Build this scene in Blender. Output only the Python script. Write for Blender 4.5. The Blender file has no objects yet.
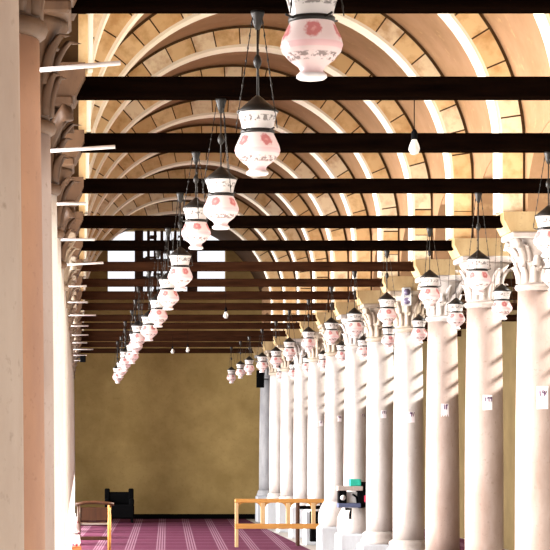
import bpy, math, random
from math import pi, sin, cos, radians
random.seed(7)
scene = bpy.context.scene
COL = scene.collection
F = 2200.0          # focal length in pixels of a 550 px frame
S = 2.728           # bay length (m)
EYE = 1.9
XR, XL, XC = 4.35, -0.33, 2.02
def YJ(j): return S * (0.68 + j)
YW = S * 19.4       # far wall

# ------------------------------------------------------------------ helpers
class MB:
    def __init__(s): s.v = []; s.f = []; s.sm = []
    def add(s, vs, fs, smooth=False):
        n = len(s.v); s.v += [tuple(p) for p in vs]
        for f in fs: s.f.append(tuple(n + i for i in f)); s.sm.append(smooth)
        return s
    def box(s, x0, x1, y0, y1, z0, z1):
        vs = [(x, y, z) for z in (z0, z1) for y in (y0, y1) for x in (x0, x1)]
        return s.add(vs, [(0,2,3,1),(4,5,7,6),(0,1,5,4),(2,6,7,3),(0,4,6,2),(1,3,7,5)])
    def bbox(s, x0, x1, y0, y1, z0, z1, b=.01):
        # box with chamfered edges: stacked rounded-rectangle loops
        def loop(i, z):
            x0_, x1_, y0_, y1_ = x0+i, x1-i, y0+i, y1-i; c = b
            return [(x0_+c,y0_,z),(x1_-c,y0_,z),(x1_,y0_+c,z),(x1_,y1_-c,z),(x1_-c,y1_,z),(x0_+c,y1_,z),(x0_,y1_-c,z),(x0_,y0_+c,z)]
        L = [loop(b, z0), loop(0, z0+b), loop(0, z1-b), loop(b, z1)]
        vs = [p for l in L for p in l]; fs = [tuple(range(7,-1,-1)), tuple(range(24,32))]
        for k in range(3):
            for i in range(8): j = (i+1) % 8; fs.append((k*8+i, k*8+j, k*8+8+j, k*8+8+i))
        return s.add(vs, fs)
    def lathe(s, prof, n=24, cx=0, cy=0, cap=True, smooth=True, sq=0.0):
        vs = []
        for r, z in prof:
            for i in range(n):
                a = 2*pi*i/n
                vs.append((cx + r*cos(a), cy + r*sin(a), z))
        fs = []
        for k in range(len(prof)-1):
            for i in range(n):
                j = (i+1) % n; fs.append((k*n+i, k*n+j, k*n+n+j, k*n+n+i))
        s.add(vs, fs, smooth)
        if cap:
            m = len(s.v) - len(vs)
            s.f.append(tuple(m+i for i in range(n-1,-1,-1))); s.sm.append(False)
            m2 = m + (len(prof)-1)*n
            s.f.append(tuple(m2+i for i in range(n))); s.sm.append(False)
        return s
    def tube(s, pts, r, n=8):
        import mathutils
        V = mathutils.Vector; P = [V(p) for p in pts]; rings = []
        rr = r if isinstance(r, (list, tuple)) else [r]*len(P)
        up = None
        for i, p in enumerate(P):
            d = (P[min(i+1, len(P)-1)] - P[max(i-1, 0)]).normalized()
            if up is None:
                up = V((0,0,1)) if abs(d.z) < .9 else V((0,1,0))
            a = d.cross(up).normalized(); b = a.cross(d).normalized(); up = b
            rings.append([p + a*cos(2*pi*k/n)*rr[i] + b*sin(2*pi*k/n)*rr[i] for k in range(n)])
        vs = [q for R in rings for q in R]; fs = []
        for k in range(len(P)-1):
            for i in range(n): j = (i+1) % n; fs.append((k*n+i, k*n+n+i, k*n+n+j, k*n+j))
        fs.append(tuple(range(n))); fs.append(tuple((len(P)-1)*n + i for i in range(n-1,-1,-1)))
        return s.add(vs, fs, True)
    def prism_xz(s, poly, y0, y1, smooth=False):
        n = len(poly); vs = [(x, y0, z) for x, z in poly] + [(x, y1, z) for x, z in poly]
        fs = [tuple(range(n)), tuple(range(2*n-1, n-1, -1))]
        for i in range(n): j = (i+1) % n; fs.append((i, i+n, j+n, j))
        return s.add(vs, fs, smooth)
    def prism_yz(s, poly, x0, x1):
        n = len(poly); vs = [(x0, y, z) for y, z in poly] + [(x1, y, z) for y, z in poly]
        fs = [tuple(range(n-1,-1,-1)), tuple(range(n, 2*n))]
        for i in range(n): j = (i+1) % n; fs.append((i, j, j+n, i+n))
        return s.add(vs, fs)
    def build(s, name, mat, parent=None, loc=None):
        me = bpy.data.meshes.new(name); me.from_pydata(s.v, [], s.f)
        me.polygons.foreach_set('use_smooth', s.sm); me.validate(); me.update()
        import bmesh
        bm = bmesh.new(); bm.from_mesh(me); bmesh.ops.recalc_face_normals(bm, faces=bm.faces); bm.to_mesh(me); bm.free()
        me.materials.append(mat)
        o = bpy.data.objects.new(name, me); COL.objects.link(o)
        if parent: o.parent = parent
        if loc: o.location = loc
        return o
def tag(o, label=None, cat=None, group=None, kind=None):
    if label: o['label'] = label
    if cat: o['category'] = cat
    if group: o['group'] = group
    if kind: o['kind'] = kind
    return o
def empty(name, loc, label, cat, group=None):
    o = bpy.data.objects.new(name, None); COL.objects.link(o); o.location = loc
    o.empty_display_size = .1
    return tag(o, label, cat, group)
def copy_tree(o, parent=None):
    c = o.copy(); COL.objects.link(c)
    if parent: c.parent = parent
    for ch in list(KIDS.get(o.name, [])): copy_tree(ch, c)
    return c
KIDS = {}
def scan():
    KIDS.clear()
    for o in COL.objects:
        if o.parent: KIDS.setdefault(o.parent.name, []).append(o)
ORD = ['zeroth','first','second','third','fourth','fifth','sixth','seventh','eighth','ninth','tenth','eleventh','twelfth','thirteenth','fourteenth','fifteenth','sixteenth','seventeenth','eighteenth','nineteenth']

# ------------------------------------------------------------------ materials
class NT:
    def __init__(s, name):
        s.m = bpy.data.materials.new(name); s.m.use_nodes = True; s.t = s.m.node_tree
        s.b = s.t.nodes['Principled BSDF']; s.out = s.t.nodes['Material Output']
    def n(s, typ, **kw):
        o = s.t.nodes.new(typ)
        for k, v in kw.items():
            if hasattr(o, k): setattr(o, k, v)
        return o
    def l(s, a, b): s.t.links.new(a, b)
    def math(s, op, a, b=None, c=None):
        o = s.n('ShaderNodeMath', operation=op)
        for i, v in enumerate((a, b, c)):
            if v is None: continue
            if hasattr(v, 'links'): s.l(v, o.inputs[i])
            else: o.inputs[i].default_value = v
        return o.outputs[0]
    def mix(s, fac, a, b):
        o = s.n('ShaderNodeMix', data_type='RGBA')
        for sock, v in ((o.inputs[0], fac), (o.inputs[6], a), (o.inputs[7], b)):
            if hasattr(v, 'links'): s.l(v, sock)
            else: sock.default_value = v if not isinstance(v, tuple) or len(v) == 4 else (*v, 1)
        return o.outputs[2]
    def coord(s): return s.n('ShaderNodeTexCoord').outputs['Object']
    def world(s): return s.n('ShaderNodeNewGeometry').outputs['Position']
    def noise(s, vec, scale, detail=4, rough=.6):
        o = s.n('ShaderNodeTexNoise'); o.inputs['Scale'].default_value = scale
        o.inputs['Detail'].default_value = detail; o.inputs['Roughness'].default_value = rough
        s.l(vec, o.inputs['Vector']); return o.outputs['Fac']
    def mapr(s, v, a, b, c=0., d=1.):
        o = s.n('ShaderNodeMapRange'); o.inputs[1].default_value = a; o.inputs[2].default_value = b
        o.inputs[3].default_value = c; o.inputs[4].default_value = d; s.l(v, o.inputs[0]); return o.outputs[0]
    def bump(s, h, strength=.3, dist=.01):
        o = s.n('ShaderNodeBump'); o.inputs['Strength'].default_value = strength; o.inputs['Distance'].default_value = dist
        s.l(h, o.inputs['Height']); s.l(o.outputs[0], s.b.inputs['Normal'])
    def done(s, rough=.7, spec=.3, metal=0.):
        s.b.inputs['Roughness'].default_value = rough; s.b.inputs['Metallic'].default_value = metal
        s.b.inputs['Specular IOR Level'].default_value = spec
        return s.m
def scaled(t, vec, sx, sy, sz):
    o = t.n('ShaderNodeMapping'); o.inputs['Scale'].default_value = (sx, sy, sz); t.l(vec, o.inputs['Vector']); return o.outputs[0]
def plain(name, c, rough=.6, spec=.3, metal=0., var=.25, scale=12):
    t = NT(name); v = t.noise(t.coord(), scale)
    d = tuple(x*(1-var) for x in c); t.l(t.mix(t.mapr(v, .3, .7), d, c), t.b.inputs['Base Color'])
    return t.done(rough, spec, metal)
def marble(name, base, vein, stain):
    t = NT(name); w = t.world()
    a = t.noise(scaled(t, w, 1, 1, .35), 3.0, 6); b = t.noise(w, 28, 5)
    c = t.mix(t.mapr(a, .38, .62), base, vein)
    c = t.mix(t.math('MULTIPLY', t.mapr(b, .6, .75), .5), c, stain)
    t.l(c, t.b.inputs['Base Color']); t.bump(b, .15, .01)
    return t.done(.55, .25)
M = {}
M['marble'] = marble('white_marble', (.56,.52,.50), (.42,.37,.34), (.26,.21,.18))
M['marble_sunlit'] = marble('sunlit_marble', (.84,.82,.79), (.74,.70,.66), (.42,.36,.30))  # paler marble copy; sunlight on the left row put into its colour
M['marble_pink'] = marble('pink_marble', (.42,.335,.30), (.31,.225,.19), (.16,.10,.08))
M['marble_cream'] = marble('cream_marble', (.46,.36,.29), (.37,.27,.21), (.18,.12,.08))
M['marble_orange'] = marble('orange_stone', (.46,.25,.15), (.37,.20,.13), (.18,.09,.055))
M['marble_shaded'] = marble('shaded_marble', (.45,.45,.47), (.30,.30,.32), (.2,.2,.2))  # marble with the shadow on the farthest right column put into its colour
M['capital'] = marble('carved_capital_stone', (.46,.39,.32), (.26,.19,.13), (.10,.06,.035))
M['capital_pale'] = marble('pale_carved_stone', (.56,.50,.47), (.36,.30,.27), (.14,.10,.08))
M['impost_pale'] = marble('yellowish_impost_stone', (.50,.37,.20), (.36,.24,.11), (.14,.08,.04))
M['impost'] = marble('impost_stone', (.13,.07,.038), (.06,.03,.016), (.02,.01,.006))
M['pedestal'] = marble('pedestal_stone', (.70,.74,.80), (.56,.58,.62), (.42,.40,.40))
def block():
    t = NT('sandstone_blocks'); g = t.n('ShaderNodeNewGeometry'); r = g.outputs['Random Per Island']
    oi = t.n('ShaderNodeObjectInfo').outputs['Random']
    rr = t.math('FRACT', t.math('ADD', r, oi))
    w = t.world(); n1 = t.noise(w, 5, 5)
    c = t.mix(rr, (.84,.64,.36), (.62,.40,.18))
    c = t.mix(t.mapr(rr, .75, .8), c, (.90,.78,.56))
    c = t.mix(t.math('MULTIPLY', t.mapr(n1, .48, .68), .65), c, (.46,.24,.08))
    t.l(c, t.b.inputs['Base Color']); t.bump(t.noise(w, 22, 5), .3, .01)
    return t.done(.85, .1)
M['block'] = block()
M['dark_plaster'] = plain('darker_plaster', (.16,.09,.05), .9, .1, scale=2)  # darker than the vault plaster; far bays and left arcade wall
M['limewash'] = plain('pale_limewash', (.92,.86,.72), .9, .1, var=.12, scale=3)
M['mortar'] = plain('dark_mortar', (.10,.055,.025), .9, .1)
def plaster():
    t = NT('vault_plaster'); w = t.world(); n1 = t.noise(w, 1.6, 6)
    c = t.mix(t.mapr(n1, .35, .65), (.35,.205,.115), (.27,.155,.078))
    c = t.mix(t.math('MULTIPLY', t.mapr(t.noise(w, 7, 5), .6, .75), .5), c, (.5,.32,.16))
    t.l(c, t.b.inputs['Base Color']); return t.done(.9, .1)
M['plaster'] = plaster()
def wallmat():
    t = NT('ochre_wall'); w = t.world(); n1 = t.noise(w, 1.3, 6); n2 = t.noise(w, 14, 4)
    c = t.mix(t.mapr(n1, .35, .65), (.50,.355,.145), (.37,.255,.095))
    c = t.mix(t.math('MULTIPLY', t.mapr(n2, .55, .8), .5), c, (.28,.18,.06))
    t.l(c, t.b.inputs['Base Color']); return t.done(.9, .1)
M['wall'] = wallmat()
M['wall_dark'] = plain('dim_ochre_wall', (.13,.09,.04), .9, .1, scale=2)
def wood(name, a, b, rough=.5, axis='x', spec=.25):
    t = NT(name); w = t.coord()
    sc = (1,12,12) if axis == 'x' else ((12,12,1) if axis == 'z' else (12,1,12))
    n = t.noise(scaled(t, w, *sc), 3, 5)
    t.l(t.mix(t.mapr(n, .3, .7), a, b), t.b.inputs['Base Color']); return t.done(rough, spec)
M['beam'] = wood('dark_beam_timber', (.0012,.0006,.0005), (.004,.0018,.001), 1., spec=.0)
M['beam_brown'] = wood('brown_beam_timber', (.016,.006,.003), (.040,.016,.008), 1., spec=.0)
M['pine'] = wood('orange_pine', (.50,.22,.05), (.60,.31,.09), .4)
M['pine_v'] = wood('pale_pine', (.56,.36,.17), (.62,.43,.23), .4, 'z')
M['brown'] = wood('brown_wood', (.04,.016,.008), (.075,.028,.012), .4, 'z')
M['redwood'] = wood('polished_red_wood', (.22,.05,.02), (.50,.20,.07), .25)
M['roofwood'] = wood('dark_roof_boards', (.10,.05,.025), (.05,.025,.012), .8, 'y')
M['black'] = plain('matt_black', (.003,.003,.0035), .9, .05)
M['iron'] = plain('black_iron', (.015,.012,.010), .45, .4, .3)
M['rod'] = plain('white_painted_metal', (.85,.80,.80), .35, .4)
M['speaker_cone'] = plain('pale_grey_plastic', (.7,.7,.7), .5)
M['teal'] = plain('teal_cloth', (.03,.50,.36), .7)
M['navy'] = plain('blue_grey_plastic', (.10,.12,.22), .5)
M['redcloth'] = plain('crimson_cloth', (.5,.02,.06), .8)
M['greycloth'] = plain('grey_beige_cloth', (.45,.38,.34), .8)
M['lens'] = plain('violet_grey_lens', (.16,.13,.22), .3, .5)
M['paper'] = plain('white_paper', (.90,.84,.88), .8, .1, var=.03)
M['ink'] = plain('purple_ink', (.10,.03,.12), .7)
M['ground'] = plain('grey_stone_floor', (.50,.46,.42), .6, .3)
M['paving'] = plain('pale_paving', (.80,.76,.70), .9, .1)
M['floral'] = None
def floral():
    t = NT('pink_floral_cloth'); v = t.n('ShaderNodeTexVoronoi'); v.inputs['Scale'].default_value = 16
    t.l(t.coord(), v.inputs['Vector'])
    t.l(t.mix(t.mapr(v.outputs['Distance'], .2, .45), (.55,.05,.14), (.85,.68,.66)), t.b.inputs['Base Color']); return t.done(.8,.1)
M['floral'] = floral()
def carpet():
    t = NT('magenta_striped_carpet'); w = t.world()
    sp = t.n('ShaderNodeSeparateXYZ'); t.l(w, sp.inputs[0]); X, Y = sp.outputs[0], sp.outputs[1]
    xr = t.math('SUBTRACT', X, t.math('MULTIPLY', Y, .0395))
    ph = t.math('FRACT', t.math('ADD', t.math('DIVIDE', xr, .545), 0.70))
    d = t.math('ABSOLUTE', t.math('SUBTRACT', ph, .5))
    band = t.mapr(d, .13, .17, 1, 0)
    fine = t.math('PINGPONG', t.math('MULTIPLY', ph, 12.), .5)
    line = t.math('MULTIPLY', band, t.mapr(fine, .12, .38))
    yp = t.math('FRACT', t.math('DIVIDE', Y, 1.25)); dy = t.math('ABSOLUTE', t.math('SUBTRACT', yp, .5))
    yb = t.mapr(dy, .06, .12, 1, 0)
    n = t.noise(w, 60, 3)
    c = t.mix(t.mapr(n, .3, .7), (.085,.018,.042), (.125,.032,.062))
    c = t.mix(t.math('MULTIPLY', yb, .30), c, (.22,.10,.15))
    c = t.mix(t.math('MULTIPLY', line, .42), c, (.44,.28,.35))
    t.l(c, t.b.inputs['Base Color']); t.bump(n, .3, .01); return t.done(.95, .05)
M['carpet'] = carpet()
def glass():
    t = NT('painted_opal_glass'); o = t.coord(); sp = t.n('ShaderNodeSeparateXYZ'); t.l(o, sp.inputs[0])
    x, y, z = sp.outputs
    ang = t.math('ADD', t.math('DIVIDE', t.math('ARCTAN2', y, x), 2*pi), .5)
    fr = t.math('SUBTRACT', t.math('FRACT', t.math('MULTIPLY', ang, 5.)), .5)
    dx = t.math('MULTIPLY', fr, .112); dz = t.math('SUBTRACT', z, .152)
    d = t.math('SQRT', t.math('ADD', t.math('MULTIPLY', dx, dx), t.math('MULTIPLY', dz, dz)))
    nz = t.noise(o, 55, 3)
    d2 = t.math('ADD', d, t.math('MULTIPLY', t.math('SUBTRACT', nz, .5), .035))
    red = t.mapr(d2, .022, .031, .72, 0)
    core = t.mapr(d2, .004, .009, .5, 0)
    def band(c0, h): return t.mapr(t.math('ABSOLUTE', t.math('SUBTRACT', z, c0)), h*.7, h, 1, 0)
    script = t.math('MULTIPLY', t.math('ADD', band(.068, .014), band(.252, .016)), t.mapr(nz, .47, .56))
    pink = band(.105, .012)
    c = t.mix(t.mapr(z, .03, .19), (.80,.66,.66), (.86,.80,.78)); c = t.mix(red, c, (.52,.035,.045)); c = t.mix(core, c, (.85,.55,.5))
    c = t.mix(t.math('MULTIPLY', pink, .5), c, (.85,.45,.48))
    c = t.mix(t.math('MULTIPLY', script, .75), c, (.10,.07,.06))
    df = t.n('ShaderNodeBsdfDiffuse'); tr = t.n('ShaderNodeBsdfTranslucent'); gl = t.n('ShaderNodeBsdfGlossy'); gl.inputs['Roughness'].default_value = .12
    t.l(c, df.inputs[0]); t.l(c, tr.inputs[0])
    m1 = t.n('ShaderNodeMixShader'); m1.inputs[0].default_value = .5; t.l(df.outputs[0], m1.inputs[1]); t.l(tr.outputs[0], m1.inputs[2])
    m2 = t.n('ShaderNodeMixShader'); m2.inputs[0].default_value = .06; t.l(m1.outputs[0], m2.inputs[1]); t.l(gl.outputs[0], m2.inputs[2])
    t.l(m2.outputs[0], t.out.inputs[0]); return t.m
M['glass'] = glass()
def bulbglass():
    t = NT('clear_bulb_glass'); t.b.inputs['Base Color'].default_value = (.95,.93,.9,1); t.b.inputs['Transmission Weight'].default_value = .6
    t.b.inputs['IOR'].default_value = 1.3
    return t.done(.15, .5)
M['bulb'] = bulbglass()

# ------------------------------------------------------------------ setting
def struct(o): o['kind'] = 'structure'; return o
struct(MB().box(-4.6, 9.2, 23, YW+.4, -.2, 0).build('floor', M['ground']))
struct(MB().box(-4.6, 14, -3, 23, -.2, 0).build('floor_bounce', M['paving']))  # unseen pale floor, added to bounce sunlight up into the vault
tag(struct(MB().box(-60, -4.6, -10, 70, -.25, -.1).build('floor_courtyard', M['paving'])))
# far wall: solid below, window opening between x .67 and 3.51 above z 5.32
w = MB()
w.box(-4.6, 9.2, YW, YW+.4, 0, 5.32)
w.box(-4.6, .67, YW, YW+.4, 5.32, 7.6); w.box(3.51, 9.2, YW, YW+.4, 5.32, 7.6); w.box(.67, 3.51, YW, YW+.4, 6.95, 7.6)
struct(w.build('wall_back', M['wall']))
struct(MB().box(-.1, 7.3, YW-.04, YW, 0, .12).build('baseboard_back', M['black']))
win = struct(bpy.data.objects.new('window_1', None)); COL.objects.link(win); win.location = (2.09, YW+.1, 5.32)
fr = MB()
for a, b in ((-.77, -.60), (.53, .74)): fr.box(a, b, 0, .12, 0, 1.63)
fr.box(-1.42, 1.42, 0, .12, -.03, .03); fr.build('window_frame', M['brown'], win)
la = MB(); rnd = random.Random(3)
for i in range(8): x = -.60 + 1.13*i/7; la.box(x-.035, x+.035, .02, .09, 0, 1.63)
for k in range(4): z = .42*k + .06; la.box(-.60, .53, .025, .085, z-.05, z+.05)
for i in range(30):
    x = rnd.uniform(-.56, .48); z = rnd.uniform(.08, 1.5); a = rnd.uniform(.05, .12)
    la.box(x-a, x+a, .03, .08, z-.025, z+.025)
la.build('lattice', M['brown'], win)
# vault
n = 40; ZS = EYE + 2.75
def vault(name, Y0, Y1, mat, R=2.2):
    v = MB()
    inner = [(XC - R*cos(pi*i/n), ZS + R*sin(pi*i/n)) for i in range(n+1)]
    outer = [(XC - (R+.2)*cos(pi*i/n), ZS + (R+.2)*sin(pi*i/n)) for i in range(n+1)]
    vs = [(x, Y0, z) for x, z in inner] + [(x, Y1, z) for x, z in inner] + [(x, Y0, z) for x, z in outer] + [(x, Y1, z) for x, z in outer]
    q = n+1; fs = []
    for i in range(n):
        fs += [(i, i+1, q+i+1, q+i), (2*q+i, 3*q+i, 3*q+i+1, 2*q+i+1), (i, 2*q+i, 2*q+i+1, i+1), (q+i, q+i+1, 3*q+i+1, 3*q+i)]
    fs += [(0, q, 3*q, 2*q), (n, 2*q+n, 3*q+n, q+n)]
    v.add(vs, fs, True); struct(v.build(name, mat))
vault('ceiling', -3.0, YJ(13), M['plaster'])
vault('ceiling_far', YJ(13), YJ(16)+.16, M['dark_plaster'])
vault('ceiling_end', YJ(16)+.16, YW, M['dark_plaster'], 2.45)
# side arcade walls above the capitals
def arcade(name, x0, x1, js):
    m = MB()
    for j in js:
        a, b = YJ(j), YJ(j+1); p = .25; hs = (b-a)/2 - p; mid = (a+b)/2; n = 14
        pts = [(a, 5.4), (a, 4.05), (a+p, 4.05)]
        for i in range(1, n):
            t = i/n; yy = mid - hs*cos(pi*t); zz = 4.05 + .72*sin(pi*t)**.85
            pts.append((yy, zz))
        # split into quads strips so the concave face triangulates cleanly
        ys = [a, a+p] + [mid - hs*cos(pi*i/n) for i in range(1, n)] + [b-p, b]
        zs = [4.05, 4.05] + [4.05 + .72*sin(pi*i/n)**.85 for i in range(1, n)] + [4.05, 4.05]
        k = len(ys); vv = []; ff = []
        for x in (x0, x1):
            vv += [(x, y, z) for y, z in zip(ys, zs)] + [(x, y, 5.4) for y in ys]
        for i in range(k-1):
            ff += [(i, i+1, k+i+1, k+i), (2*k+i, 3*k+i, 3*k+i+1, 2*k+i+1), (i, 2*k+i, 2*k+i+1, i+1), (k+i, k+i+1, 3*k+i+1, 3*k+i)]
        m.add(vv, ff)
    return struct(m.build(name, M['plaster' if name == 'wall_right' else 'dark_plaster']))
arcade('wall_right', 4.21, 4.62, range(-1, 18))
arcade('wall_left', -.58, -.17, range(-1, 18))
# neighbouring aisles: roofs and outer right wall with high openings
struct(MB().box(4.4, 7.8, -3, YW, 6.15, 6.3).build('ceiling_right', M['roofwood']))
struct(MB().box(-4.2, -.35, -3, YW, 5.38, 5.5).build('ceiling_left', M['roofwood']))
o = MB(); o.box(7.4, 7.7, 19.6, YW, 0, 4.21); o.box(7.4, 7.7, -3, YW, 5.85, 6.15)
for y in (-3, 4.0, 11.5): o.box(7.4, 7.7, y, y+.4, 0, 5.0); o.box(7.4, 7.7, -3, 19.6, 5.0, 5.85)  # unseen open doorways, added so sun on the floor brightens the vault
o.box(7.4, 7.7, YJ(17)+.5, YW, 4.21, 5.85)  # last bay closed to keep the sun off the far wall
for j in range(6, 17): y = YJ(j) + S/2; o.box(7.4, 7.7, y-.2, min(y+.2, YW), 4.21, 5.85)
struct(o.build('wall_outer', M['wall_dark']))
k = 2
for j in range(6, 17):
    y0 = YJ(j) - S/2 + .2; y1 = min(YJ(j) + S/2 - .2, YW)
    g = MB()
    for z in (4.42, 4.62, 4.98, 5.24): g.box(7.52, 7.56, y0, y1, z-.017, z+.017)
    for i in range(4):
        y = y0 + (y1-y0)*(i+.5)/4; g.box(7.515, 7.565, y-.02, y+.02, 4.21, 5.85)
    struct(g.build('window_%d' % k, M['brown'])); k += 1

# carpets
tag(MB().box(-.02, 3.98, 24, YW-.05, 0, .004).build('carpet', M['carpet']), 'long magenta prayer carpet with pale stripes covering the aisle floor up to the ochre wall', 'carpet')
tag(MB().box(4.72, 7.35, 24, YW-.05, 0, .004).build('carpet', M['carpet']), 'magenta carpet of the far aisle, glimpsed behind the right hand columns', 'carpet')

# ------------------------------------------------------------------ stone arches (ribs)
def rib_parts(parent, cut=None):
    m = MB(); ri, ro = 1.975, 2.165; nb = 23; rnd = random.Random(5)
    cuts = [i + (rnd.uniform(-.12, .12) if 0 < i < nb else 0) for i in range(nb+1)]
    d = .16; g = .004
    for i in range(nb):
        a0 = pi*cuts[i]/nb + g; a1 = pi*cuts[i+1]/nb - g; e = rnd.uniform(-.006, .006); ns = 4
        poly = [(-(ri)*cos(a0+(a1-a0)*t/ns), ri*sin(a0+(a1-a0)*t/ns)) for t in range(ns+1)]
        poly += [(-ro*cos(a1+(a0-a1)*t/ns), ro*sin(a1+(a0-a1)*t/ns)) for t in range(ns+1)]
        m.prism_xz(poly, -d+e, d)
    for s in (-1, 1):
        for z0, z1 in ((-.60, -.31), (-.30, -.01)):
            xa, xb = sorted((s*ri, s*(ro if s > 0 else ri+.055))); m.box(xa, xb, -d, d, z0, z1)
    m.build('voussoirs', M['block'], parent)
    k = MB(); r2, r3 = ri + .012, 2.199; ns = 44
    poly = [(-r2*cos(pi*t/ns), r2*sin(pi*t/ns)) for t in range(ns+1)]; po = [(-r3*cos(pi*t/ns), r3*sin(pi*t/ns)) for t in range(ns+1)]
    vs = []; fs = []
    for y in (-d+.014, d-.014): vs += [(x, y, z) for x, z in poly] + [(x, y, z) for x, z in po]
    q = ns+1
    for i in range(ns): fs += [(i, i+1, q+i+1, q+i), (2*q+i, 3*q+i, 3*q+i+1, 2*q+i+1), (i, 2*q+i, 2*q+i+1, i+1), (q+i, q+i+1, 3*q+i+1, 3*q+i)]
    k.add(vs, fs)
    for s in (-1, 1): xa, xb = sorted((s*r2, s*r3)); k.box(xa, xb, -d+.014, d-.014, -.598, .0)
    k.build('mortar', M['mortar'], parent)
    f = MB(); r4, r5 = 1.945, ri+.004; vs = []; fs = []
    for y in (-d+.005, d+.01):
        for r_ in (r4, r5): vs += [(-r_, y, -.59)] + [(-r_*cos(pi*t/ns), y, r_*sin(pi*t/ns)) for t in range(ns+1)] + [(r_, y, -.59)]
    q = ns+3
    for i in range(q-1): fs += [(i, i+1, q+i+1, q+i), (2*q+i, 3*q+i, 3*q+i+1, 2*q+i+1), (i, 2*q+i, 2*q+i+1, i+1), (q+i, q+i+1, 3*q+i+1, 3*q+i)]
    fs += [(0, q, 3*q, 2*q), (q-1, 3*q-1, 4*q-1, 2*q-1)]
    f.add(vs, fs); f.build('soffit', M['limewash'], parent)['label'] = 'pale limewashed underside'
ar = empty('stone_arch', (XC, YJ(3), ZS), '', 'arch', 'stone arches under the vault'); rib_parts(ar); scan()
for j in range(3, 17):
    a = ar if j == 3 else copy_tree(ar)
    a.location = (XC, YJ(j), ZS)
    n = j - 2
    a['label'] = 'sandstone block arch under the vault, %s from the camera' % ORD[n] if n < 14 else 'sandstone block arch under the vault, last before the bright window'

# ------------------------------------------------------------------ tie beams
BZ = {2: 2.01, 3: 2.017, 4: 2.04, 5: 2.092, 6: 2.104, 7: 2.076, 8: 2.092, 9: 2.082, 10: 2.082, 11: 2.093}
BH = {2: .115, 3: .118, 4: .118, 5: .123, 6: .11, 7: .11, 8: .104, 9: .108, 10: .10, 11: .115}
beam_z = {}
b = MB(); b.bbox(-.55, 4.60, -.07, .07, -.5, .5, .004)
rb = random.Random(11); bsrc = None
for j in range(3, 19):
    z = EYE + BZ.get(j, 2.085 + rb.uniform(-.02, .02)); h = BH.get(j, .11); beam_z[j] = z - h/2
    m = MB(); m.bbox(-.55, 7.42, -.07, .07, -h/2, h/2, .006)
    o = m.build('tie_beam', M['beam' if j < 9 else 'beam_brown']); o.location = (0, YJ(j), z)
    n = j - 2
    lab = ('dark timber tie beam across the aisle, %s from the top of the photo' % ORD[n]) if n < 16 else 'dark timber tie beam across the aisle, last one before the ochre wall'
    tag(o, lab, 'beam', 'tie beams across the aisle')

# ------------------------------------------------------------------ columns
def leaf(m, a, r0, z0, h, wd, out):
    # bent acanthus leaf rising from the bell and curling outwards
    pts = []; n = 6
    for i in range(n+1):
        t = i/n; r = r0 + out*(t**2.2); z = z0 + h*(t if t < .85 else .85 + (t-.85)*-.4)
        ww = wd*(1 - .75*t**2)*(.8 + .3*sin(pi*t)); pts.append((r, z, ww))
    vs = []; ca, sa = cos(a), sin(a)
    for r, z, ww in pts:
        for s in (-1, 0, 1):
            rr = r + (.018 if s == 0 else 0); x = rr*ca - s*ww*sa; y = rr*sa + s*ww*ca; vs.append((x, y, z))
        for s in (1, -1):
            rr = r - .02; vs.append((rr*ca - s*ww*sa*.9, rr*sa + s*ww*ca*.9, z - .004))
    fs = []
    for i in range(n):
        for k in range(5): l = (k+1) % 5; fs.append((i*5+k, i*5+l, i*5+5+l, i*5+5+k))
    fs += [(0,1,2,3,4), tuple(n*5+k for k in (4,3,2,1,0))]
    m.add(vs, fs, True)
def capital_mesh(variant, r0, h):
    m = MB(); r1 = r0*1.42
    m.lathe([(r0*.98, 0), (r0*1.0, h*.05), (r0*1.02, h*.45), (r0*1.15, h*.75), (r1, h*.93), (r1, h)], 24)
    if variant == 0:
        for k in range(12): leaf(m, k*pi/6 + .2, r0*1.0, .01, h*.45, .040, .06)
        for k in range(8): leaf(m, (k+.5)*pi/4 + .2, r0*1.05, h*.28, h*.42, .045, .075)
        for k in range(8): leaf(m, k*pi/4 + .2, r0*1.1, h*.5, h*.44, .035, .12)
        for k in range(4):
            a = pi/4 + k*pi/2
            m.tube([((r0*1.1)*cos(a), (r0*1.1)*sin(a), h*.5), ((r0*1.45)*cos(a), (r0*1.45)*sin(a), h*.78), ((r0*1.85)*cos(a), (r0*1.85)*sin(a), h*.93), ((r0*1.9)*cos(a), (r0*1.9)*sin(a), h*.80)], [.03,.04,.05,.035], 8)
    else:
        for k in range(14): leaf(m, k*pi/7, r0*1.0, .02, h*.5, .036, .06)
        for k in range(10): leaf(m, k*pi/5 + .1, r0*1.04, h*.35, h*.58, .038, .12)
    return m
PAPER_Z = 0
def numeral(m, ch, x, z, s, y):
    st = {'1': [[(.5,1),(.55,0)]], '9': [[(.75,.95),(.35,1),(.25,.7),(.7,.62),(.75,.95),(.72,0)]], '2': [[(.3,0),(.3,1),(.5,.8),(.75,1)]],
          '8': [[(.2,0),(.5,1),(.8,0)]], '5': [[(.5,.9),(.2,.45),(.5,.1),(.8,.45),(.5,.9)]], '6': [[(.25,1),(.7,1),(.72,0)]], '7': [[(.2,1),(.5,0),(.8,1)]], '0': [[(.5,.55),(.52,.45)]]}[ch]
    for line in st: m.tube([(x + px*s*.8, y, z + pz*s) for px, pz in line], s*.11, 5)
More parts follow.
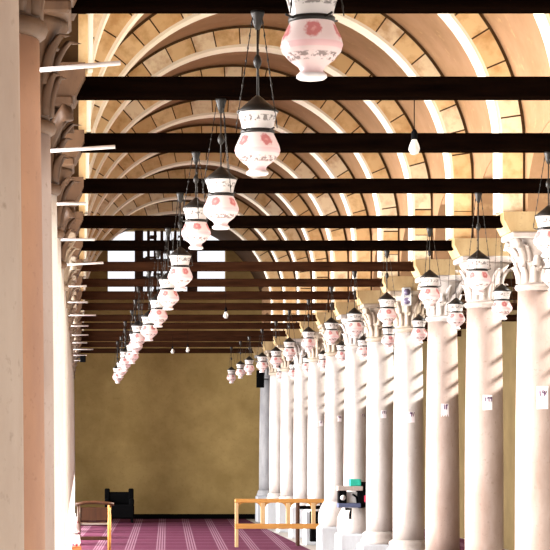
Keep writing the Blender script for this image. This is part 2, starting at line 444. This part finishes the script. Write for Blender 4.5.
def column(side, j, idx, mats, variant, rt=.19, rb_=.215, neck=3.38, base='attic', sign=None, rod=None, label=''):
    X = XR if side > 0 else XL
    root = empty('stone_column', (X, YJ(j), 0), label, 'column', 'columns of the right hand row' if side > 0 else 'columns of the left hand row')
    # base + pedestal
    if base == 'attic':
        z0 = .50; MB().bbox(-.30, .30, -.30, .30, 0, .40, .02).build('plinth', M['pedestal'], root)
        MB().lathe([(.27,.40),(.285,.42),(.285,.45),(.26,.475),(.245,.50),(.26,.53),(.25,.555),(rb_+.01,.58)], 32).build('base', mats[0], root); z0 = .58
    elif base == 'tall':
        MB().bbox(-.31, .31, -.31, .31, 0, .44, .03).build('plinth', M['pedestal'], root)
        MB().lathe([(.27,.44),(.30,.47),(.31,.55),(.30,.68),(.27,.76),(.235,.82),(rb_+.01,.86)], 32).build('base', mats[0], root); z0 = .86
    elif base == 'mid':
        MB().bbox(-.27, .27, -.27, .27, 0, .60, .015).build('plinth', M['pedestal'], root)
        MB().lathe([(.25,.60),(.262,.63),(.25,.665),(.232,.68),(.24,.71),(rb_+.01,.74)], 32).build('base', mats[0], root); z0 = .74
    else:
        MB().bbox(-.27, .27, -.27, .27, 0, .14, .01).build('plinth', M['pedestal'], root)
        MB().lathe([(.25,.14),(.262,.17),(.25,.21),(.232,.23),(.24,.26),(rb_+.01,.30)], 32).build('base', mats[0], root); z0 = .30
    # shaft with entasis
    prof = []; n = 12
    for i in range(n+1):
        t = i/n; prof.append((rb_ + (rt-rb_)*t + .008*sin(pi*t), z0 + (neck-.06-z0)*t))
    sh = MB().lathe(prof, 40); sh.build('shaft', mats[0], root)
    MB().lathe([(rt+.002, neck-.065), (rt+.022, neck-.05), (rt+.03, neck-.03), (rt+.022, neck-.008), (rt+.0, neck)], 40).build('neck_ring', mats[1], root)
    h = 3.80 - neck
    c = capital_mesh(variant, rt, h).build('capital', mats[1], root); c.location = (0, 0, neck)
    MB().bbox(-.29, .29, -.27, .27, 3.80, 3.86, .012).build('abacus', mats[1], root)
    inx = .36
    q_ = [(-.30, -.25, 3.86), (.30, -.25, 3.86), (.30, .25, 3.86), (-.30, .25, 3.86), (-inx, -.25, 3.98), (inx, -.25, 3.98), (inx, .25, 3.98), (-inx, .25, 3.98)]
    q_ += [(x, y, 4.05) for x, y, z in q_[4:]]
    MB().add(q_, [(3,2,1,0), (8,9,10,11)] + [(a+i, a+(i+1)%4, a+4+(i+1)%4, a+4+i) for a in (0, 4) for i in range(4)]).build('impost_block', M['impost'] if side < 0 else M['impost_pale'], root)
    if rod:
        L, dz = rod
        MB().tube([(-.02, -.20, 3.54), (L - X, -.24, 3.54 + dz)], .011, 8).build('bracket_rod', M['rod'], root)
    if sign:
        txt, sx, sz, sw, shh = sign
        # card wraps the front of the shaft
        m = MB(); R = rt + .018; n = 6; a_c = math.asin(max(-.9, min(.9, sx/R))); aw = sw/R
        vs = []; fs = []
        for rr in (R, R+.003):
            for i in range(n+1):
                a = a_c + aw*(i/n - .5)
                for z in (sz - shh/2, sz + shh/2): vs.append((rr*sin(a), -rr*cos(a), z))
        q = 2*(n+1)
        for i in range(n): fs += [(2*i, 2*i+1, 2*i+3, 2*i+2), (q+2*i, q+2*i+2, q+2*i+3, q+2*i+1), (2*i, 2*i+2, q+2*i+2, q+2*i), (2*i+1, q+2*i+1, q+2*i+3, 2*i+3)]
        fs += [(0, q, q+1, 1), (2*n, 2*n+1, q+2*n+1, q+2*n)]
        m.add(vs, fs); card = m.build('number_card', M['paper'], root)
        card['label'] = 'white paper card with a handwritten Arabic number'
        k = MB(); s = min(shh*.40, sw*.88/(len(txt)*.62)); tw = len(txt)*s*.62
        for i, ch in enumerate(txt): numeral(k, ch, -tw/2 + i*s*.62, 0, s, 0)
        # bend onto the card
        k.v = [((R+.004)*sin(a_c + x/R), -(R+.004)*cos(a_c + x/R) + y, sz + z + shh*.06) for x, y, z in k.v]
        k.build('numerals', M['ink'], card)
    return root
signs = {7: ('195', .015, .40, .11, .215), 8: ('199', .0, .40, .10, .16), 9: ('12', .0, .355, .09, .15), 10: ('97', .01, .30, .085, .14), 11: ('196', .02, .37, .08, .11),
         12: ('26', .08, .36, .07, .10), 13: ('78', .03, .36, .07, .10), 14: ('85', .02, .30, .07, .10)}
for j in range(7, 19):
    n = j - 6
    mats = (M['marble_pink'] if j < 10 else M['marble'], M['capital'] if j % 3 else M['marble'])
    if j in (7, 8): mats = (M['marble_pink'], M['capital_pale'])
    if j == 18: mats = (M['marble_shaded'], M['marble_shaded'])  # farthest column: its shadow is in the greyer marble colour
    sg = signs.get(j)
    if sg: sg = (sg[0], sg[1], sg[2]+EYE, sg[3], sg[4])
    base = 'attic' if j < 12 else ('tall' if j < 14 else 'mid')
    lab = 'marble column of the right hand row, %s from the right edge' % ORD[n]
    if n == 1: lab = 'marble column at the right edge of the photo, largest of the right row'
    if j == 12: lab = 'marble column directly behind the small rack with the teal cloth, right hand row'
    if j == 18: lab = 'shadow-toned marble column of the right hand row, farthest, against the ochre wall'
    column(1, j, n, mats, 0 if j % 2 else 1, rt=.178 + .006*((j*7) % 3 - 1), rb_=.205, base=base, sign=sg, label=lab)
rods = {3: (.18, .04), 4: (.20, .03), 5: (.04, 0), 6: (.12, 0), 7: (.22, .03), 8: (.07, 0), 9: (.09, 0), 10: (.21, .0), 11: (.12, 0), 12: (.13, 0), 13: (.12, 0), 14: (.24, 0), 15: (.13, 0), 16: (.1, 0)}
for j in range(1, 19):
    mats = {1: (M['marble_cream'], M['impost']), 2: (M['marble_orange'], M['impost']), 3: (M['marble_pink'], M['impost'])}.get(j, (M['marble_sunlit'], M['capital'] if j > 6 else M['impost']))
    lab = 'marble column of the left hand row, %s from the camera' % ORD[j]
    if j == 1: lab = 'huge cream stone column filling the left edge of the photo'
    if j == 2: lab = 'orange toned stone column just right of the huge cream one'
    if j == 3: lab = 'pinkish stone column with dark carved neck ring, third of the left row'
    if j == 18: lab = 'marble column of the left hand row, farthest, against the ochre wall'
    column(-1, j, j, mats, j % 2, rt=.195, rb_=.215, neck={2: 3.29, 3: 3.35}.get(j, 3.38), base='low', rod=rods.get(j), label=lab)

# ------------------------------------------------------------------ hanging lamps
def lamp(name, htop):
    # origin = bottom of the foot, htop = distance to the beam underside
    root = empty(name, (0,0,0), '', 'lamp')
    body = MB().lathe([(.044,0),(.049,.006),(.046,.016),(.037,.026),(.045,.040),(.075,.062),(.098,.090),(.104,.110),(.099,.132),(.084,.165),(.072,.190)], 28, cap=False)
    body.build('glass_body', M['glass'], root)
    MB().lathe([(.042,-.002),(.051,.004),(.050,.013),(.042,.018)], 28).build('foot_ring', M['rod'], root)
    MB().lathe([(.070,.200),(.074,.225),(.083,.258),(.092,.284)], 28, cap=False).build('glass_neck', M['glass'], root)
    c = MB().lathe([(.073,.186),(.078,.190),(.078,.202),(.072,.206)], 28)
    for k in range(4):
        a = k*pi/2 + .3; c.tube([(.07*cos(a), .07*sin(a), .194), (.108*cos(a), .108*sin(a), .204)], .004, 6)
    c.build('collar', M['iron'], root)
    MB().lathe([(.093,.282),(.097,.287),(.058,.320),(.022,.350),(.008,.362)], 28).build('cap', M['iron'], root)
    rodm = MB().tube([(0,0,.356), (0,0,htop-.01)], .0045, 6)
    rodm.build('suspension_rod', M['iron'], root)
    kz = .35 + (htop-.35)*.42
    MB().lathe([(.004,kz-.035),(.016,kz-.018),(.02,kz),(.014,kz+.02),(.004,kz+.035)], 12).build('knob', M['iron'], root)
    MB().lathe([(.010,htop-.085),(.020,htop-.06),(.026,htop-.03),(.032,htop-.012),(.030,htop)], 12).build('hook', M['iron'], root)
    for k in range(3):
        a = k*2*pi/3 + .5
        m = MB(); P = (.025*cos(a), .025*sin(a), htop-.03); Q = (.108*cos(a), .108*sin(a), .204)
        m.tube([P, Q], .0022, 5)
        L = 9
        for i in range(L):
            t = (i+.5)/L; p = [P[c_] + (Q[c_]-P[c_])*t for c_ in range(3)]
            m.lathe([(.001, p[2]-.014), (.0045, p[2]), (.001, p[2]+.014)], 6, p[0], p[1])
        m.build('chain', M['iron'], root)
    return root
scan()
lampX = {2: .77, 3: .81, 4: .818, 5: .817, 6: .83, 7: .84, 8: .84}
zb = {2: 1.20, 3: 1.21, 4: 1.225, 5: 1.345, 6: 1.24, 7: 1.24, 8: 1.216}
beam_z[2] = EYE + 1.96
LT = {}
def place_lamp(j, X, z, lab, grp, beamj=None):
    ht = round(beam_z[beamj or j] - z, 3)
    if ht not in LT:
        LT[ht] = lamp('hanging_lamp', ht); o = LT[ht]; scan()
    else: o = copy_tree(LT[ht])
    o.location = (X, YJ(beamj or j), z); o['label'] = lab; o['group'] = grp; o.rotation_euler = (0, 0, (j*1.7) % 6.28)
    return o
# beam just above the top of the frame that carries the nearest lamp
m = MB(); m.bbox(-.55, 4.60, -.07, .07, -.057, .057, .006); o = m.build('tie_beam', M['beam']); o.location = (0, YJ(2), EYE+2.017)
tag(o, 'dark timber tie beam just above the photo, carrying the largest hanging lamp', 'beam', 'tie beams across the aisle')
for j in range(2, 18):
    n = j - 1
    lab = 'white painted glass hanging lamp, %s nearest of the left lamp row' % ORD[n]
    if j == 2: lab = 'largest white glass lamp with red flowers, cut by the top edge of the photo'
    if j == 3: lab = 'white glass lamp with black cone cap and red flowers, second largest in the photo'
    if j == 17: lab = 'white glass hanging lamp, smallest and lowest of the left lamp row'
    place_lamp(j, lampX.get(j, .80 + .03*sin(j*2.3)), EYE + zb.get(j, 1.22 + .03*sin(j*1.9)), lab, 'glass lamps of the left row')
for j in range(5, 18):
    n = j - 4
    lab = 'white glass hanging lamp, %s nearest of the lamp row before the right columns' % ORD[n]
    if j == 5: lab = 'large pinkish glass lamp at the right edge, half out of the photo'
    if j == 17: lab = 'white glass hanging lamp, farthest left of the row before the right columns'
    place_lamp(j, 3.31 + .02*sin(j*2.), EYE + {5: 1.29, 6: 1.21}.get(j, 1.25 + .03*sin(j*1.3)), lab, 'glass lamps before the right columns')
for j in range(7, 18):
    n = j - 6
    lab = 'small white glass lamp hanging between two right hand columns, %s from the right edge' % ORD[n]
    if j == 7: lab = 'white glass lamp between columns, half cut by the right edge, lower one there'
    z = EYE + 1.24 + (.09 if j == 7 else .02*sin(j*3.))
    beam_z[100+j] = 4.762
    o = place_lamp(j, 4.28 if j > 7 else 4.22, z, lab, 'glass lamps between the right columns', 100+j)
    o.location.y = YJ(j - .5)

# bare bulbs down the middle of the aisle
def bulb(j, X, z, lab):
    root = empty('light_bulb', (X, YJ(j), z), lab, 'bulb', 'bare bulbs down the middle of the aisle')
    MB().lathe([(.004,0),(.020,.004),(.031,.022),(.033,.038),(.026,.062),(.016,.085),(.014,.092)], 16).build('glass', M['bulb'], root)
    MB().lathe([(.015,.088),(.018,.092),(.018,.13),(.010,.145),(.004,.15)], 12).build('socket', M['black'], root)
    MB().tube([(0,0,.14), (0,0,beam_z[j]-z+.005)], .003, 5).build('cable', M['black'], root)
    return root
bulb(4, 1.94, EYE+1.655, 'bare bulb hanging at upper right, largest of the bare bulbs')
bulb(10, 1.93, EYE+1.61, 'small bare bulb hanging below the right part of the bright window')
bulb(14, 1.96, EYE+1.60, 'tiny bare bulb above the ochre wall, right one of the pair')
bulb(15, 1.80, EYE+1.68, 'tiny bare bulb above the ochre wall, left one of the pair')

# ------------------------------------------------------------------ furniture
# pine partition bench
PY = 38.9
root = empty('wooden_barrier', (2.74, PY, 0), 'low orange pine barrier with arched openings standing on the carpet before the columns', 'barrier')
MB().bbox(0, 1.66, -.03, .03, .79, .86, .006).build('top_rail', M['pine'], root)
MB().bbox(0, 1.66, -.035, .035, .33, .42, .006).build('middle_rail', M['pine'], root)
P = [0, .455, .905, 1.35, 1.60]
for i, x in enumerate(P):
    w = .06 if i in (0, 4) else .075
    MB().bbox(x, x+w, -.025, .025, .42, .79, .004).build('post', M['pine_v'], root)
for x in (0, 1.60): MB().bbox(x, x+.06, -.03, .03, .004, .33, .004).build('leg', M['pine_v'], root)
for i in range(4):
    xa = P[i] + (.06 if i == 0 else .075); xb = P[i+1]; r = min(.11, (xb-xa)/2); m = MB()
    for s, xc in ((1, xa), (-1, xb)):
        poly = [(xc, .79)] + [(xc + s*(r - r*sin(pi/2*t/6)), .79 - r + r*cos(pi/2*t/6)) for t in range(7)]
        m.prism_xz(poly, -.015, .015)
    m.build('arch_bracket', M['pine'], root)
# dark stand behind it
root = empty('book_stand', (3.88, 39.48, 0), 'dark brown wooden stand with black panel behind the right end of the pine barrier', 'stand')
for x in (0, .44):
    for y in (-.11, .09): MB().bbox(x, x+.05, y-.02, y+.02, .004, .80, .004).build('leg', M['brown'], root)
MB().bbox(0, .49, -.13, .11, .80, .83, .004).build('top', M['brown'], root)
MB().bbox(.05, .44, -.10, .08, .66, .72, .004).build('shelf', M['black'], root)
MB().bbox(.25, .44, -.12, .09, .08, .62, .006).build('panel', M['black'], root)
# wooden armchair by the left columns
AY = 36.0
root = empty('wooden_armchair', (-.05, AY, 0), 'brown wooden armchair with curved top rail standing beside the left columns', 'chair')
for x in (.03, .53):
    m = MB(); m.tube([(x, .04, .010), (x, .0, .5), (x, -.03, .85)], [.026,.03,.026], 8); m.build('leg', M['brown'] if x < .1 else M['pine'], root)
    MB().tube([(x, .48, .006), (x, .48, .52)], .025, 8).build('leg', M['brown'], root)
    MB().tube([(x, -.03, .66), (x, .2, .68), (x, .50, .66)], .022, 8).build('armrest', M['brown'], root)
m = MB(); m.tube([(-.02, -.05, .845), (.14, -.01, .875), (.28, .0, .88), (.42, -.01, .875), (.60, -.06, .85)], .028, 8); m.build('top_rail', M['brown'], root)
MB().bbox(.06, .50, -.02, .01, .58, .80, .008).build('back_panel', M['brown'], root)
MB().bbox(.0, .56, .02, .50, .50, .54, .01).build('seat', M['brown'], root)
MB().bbox(.02, .54, .0, .018, .515, .535, .004).build('seat_rail', M['greycloth'], root)['label'] = 'pale grey seat rail'
MB().bbox(.04, .52, .02, .05, .26, .30, .004).build('stretcher', M['brown'], root)
MB().bbox(.04, .52, .46, .49, .26, .30, .004).build('stretcher', M['brown'], root)
# black chair at the wall
root = empty('black_chair', (.57, 50.6, 0), 'black padded chair standing against the far ochre wall', 'chair')
for x in (.02, .60):
    for y in (-.28, .24): MB().bbox(x, x+.05, y, y+.05, .004, .30, .004).build('leg', M['black'], root)
MB().bbox(0, .67, -.3, .3, .10, .42, .03).build('seat', M['black'], root)
MB().bbox(.08, .59, .18, .30, .40, .70, .03).build('backrest', M['black'], root)
for x in (0, .55): MB().bbox(x, x+.12, .16, .30, .40, .78, .02).build('back_post', M['black'], root)
for x in (0, .57): MB().bbox(x, x+.10, -.28, .2, .40, .55, .02).build('armrest', M['black'], root)
# floral bundle on a dark box beside the left column
root = tag(MB().bbox(-.33, .02, 33.6, 33.95, .004, .27, .01).build('storage_box', M['redwood']), 'dark red wooden box on the floor at the foot of the left columns', 'box')
bx = empty('cloth_bundle', (-.07, 33.78, .27), 'pink floral cloth bundle stacked on the dark red box by the left columns', 'bundle')
MB().lathe([(.06,0),(.078,.04),(.07,.14),(.055,.19),(.062,.24),(.06,.34),(.04,.38)], 14).build('cloth', M['floral'], bx)
MB().lathe([(.058,.18),(.066,.19),(.058,.20)], 14).build('tie', M['black'], bx)
# rack at the column
CY = YJ(12) - .46; sc = F/CY
def px(x, y): return ((x-80)/sc, EYE + (440-y)/sc)
root = empty('equipment_rack', (4.12, CY, .5), 'small black rack with teal cloth and round pale speaker fixed before a right hand column', 'rack')
def at(name, mat, x0, x1, y0, y1, d0, d1, b=.006, par=None):
    a = px(x0, y1); c = px(x1, y0)
    return MB().bbox(a[0]-4.12, c[0]-4.12, d0, d1, a[1]-.5, c[1]-.5, b).build(name, mat, par or root)
at('shelf', M['greycloth'], 337, 362, 486, 490.5, -.12, .12)
at('cloth', M['teal'], 349, 360.5, 479, 486, -.10, .08, .012)
at('lower_shelf', M['navy'], 337.5, 360, 503, 507.5, -.12, .12)
at('speaker_box', M['black'], 338, 346, 490.5, 503, -.10, .10)
sp = at('speaker_box', M['black'], 357, 370, 482, 508, -.08, .12, .02)
at('pouch', M['redcloth'], 363.5, 369, 495, 502, -.10, -.04, .01)
at('side_panel', M['speaker_cone'], 346, 357, 492, 503, -.04, .10)
a = px(342.2, 497.5); m = MB(); 
m.tube([(a[0]-4.12, -.115, a[1]-.5), (a[0]-4.12, -.095, a[1]-.5)], .042, 20); m.build('speaker_cone', M['speaker_cone'], root)
q = [px(x, y) for x, y in ((345, 509), (351, 509), (350, 514), (350, 519))]
m = MB(); m.tube([(x-4.12, -.02, z-.5) for x, z in q], .02, 8); m.build('hanging_hook', M['black'], root)
q = [px(x, y) for x, y in ((352, 494), (356, 497), (357, 503))]
m = MB(); m.tube([(x-4.12, -.06, z-.5) for x, z in q], .016, 8); m.build('cable', M['black'], root)
m = MB(); a = px(355, 505); m.box(a[0]-4.12-.03, a[0]-4.12+.03, .10, .27, a[1]-.5-.02, a[1]-.5+.02); m.build('bracket', M['black'], root)
# twin floodlight on the capital
fy = YJ(10) - .34; sc2 = F/fy; X = (407-80)/sc2; z = EYE + (440-296.5)/sc2
root = empty('twin_lamp_unit', (X, fy, z), 'small grey unit with two violet round lenses on a right hand capital', 'floodlight')
MB().bbox(-.055, .055, 0, .10, -.12, .12, .01).build('housing', M['speaker_cone'], root)
for s in (-1, 1): MB().tube([(0, -.008, s*.058), (0, .01, s*.058)], .044, 18).build('lens', M['lens'], root)
# loudspeaker box on a far left capital
ly = YJ(16) - .36
tag(MB().bbox(.0, .12, ly, ly+.12, 3.5, 3.66, .01).build('loudspeaker', M['black']), 'tiny black loudspeaker box on a far left column, above the ochre wall', 'loudspeaker')
m = [o for o in COL.objects if o.name == 'loudspeaker'][0]
MB().tube([(.02, ly+.06, 3.6), (-.2, ly+.2, 3.6)], .012, 6).build('bracket', M['iron'], m)

o = tag(MB().bbox(4.05, 4.22, 50.38, 50.54, 3.10, 3.50, .01).build('loudspeaker', M['black']), 'black upright loudspeaker on the farthest right hand column, beside the ochre wall', 'loudspeaker')
MB().tube([(4.2, 50.52, 3.3), (4.33, 50.78, 3.3)], .012, 6).build('bracket', M['iron'], o)
# ------------------------------------------------------------------ light
def area(name, loc, rot, sx, sy, power, col, spread=180):
    l = bpy.data.lights.new(name, 'AREA'); l.shape = 'RECTANGLE'; l.size = sx; l.size_y = sy; l.energy = power; l.color = col
    l.spread = radians(spread)
    o = bpy.data.objects.new(name, l); COL.objects.link(o); o.location = loc; o.rotation_euler = rot; return o
L = YW - YJ(2)
area('courtyard_daylight', (-4.4, YJ(2)+L*.45, 2.7), (0, radians(-90+8), 0), 3.2, L*.9, 9500, (1, .97, .94), 100)
sun = bpy.data.lights.new('sun', 'SUN'); sun.energy = 18; sun.angle = radians(.8); sun.color = (1, .95, .86)
so = bpy.data.objects.new('sun', sun); COL.objects.link(so); so.rotation_euler = (0, radians(90-31), radians(-7))
wd = bpy.data.worlds.new('sky'); scene.world = wd; wd.use_nodes = True
bg = wd.node_tree.nodes['Background']; bg.inputs[0].default_value = (.95, .96, 1.0, 1); bg.inputs[1].default_value = 1.4

cam = bpy.data.cameras.new('camera'); co = bpy.data.objects.new('camera', cam); COL.objects.link(co)
co.location = (0, 0, EYE); co.rotation_euler = (radians(90), 0, 0)
cam.sensor_width = 36; cam.lens = F/550*36; cam.shift_x = 195/550; cam.shift_y = 165/550; cam.clip_end = 500; cam.clip_start = .05
scene.camera = co
vs_ = scene.view_settings; vs_.view_transform = 'Standard'; vs_.look = 'None'; vs_.gamma = 1; vs_.use_curve_mapping = False; vs_.exposure = -.3
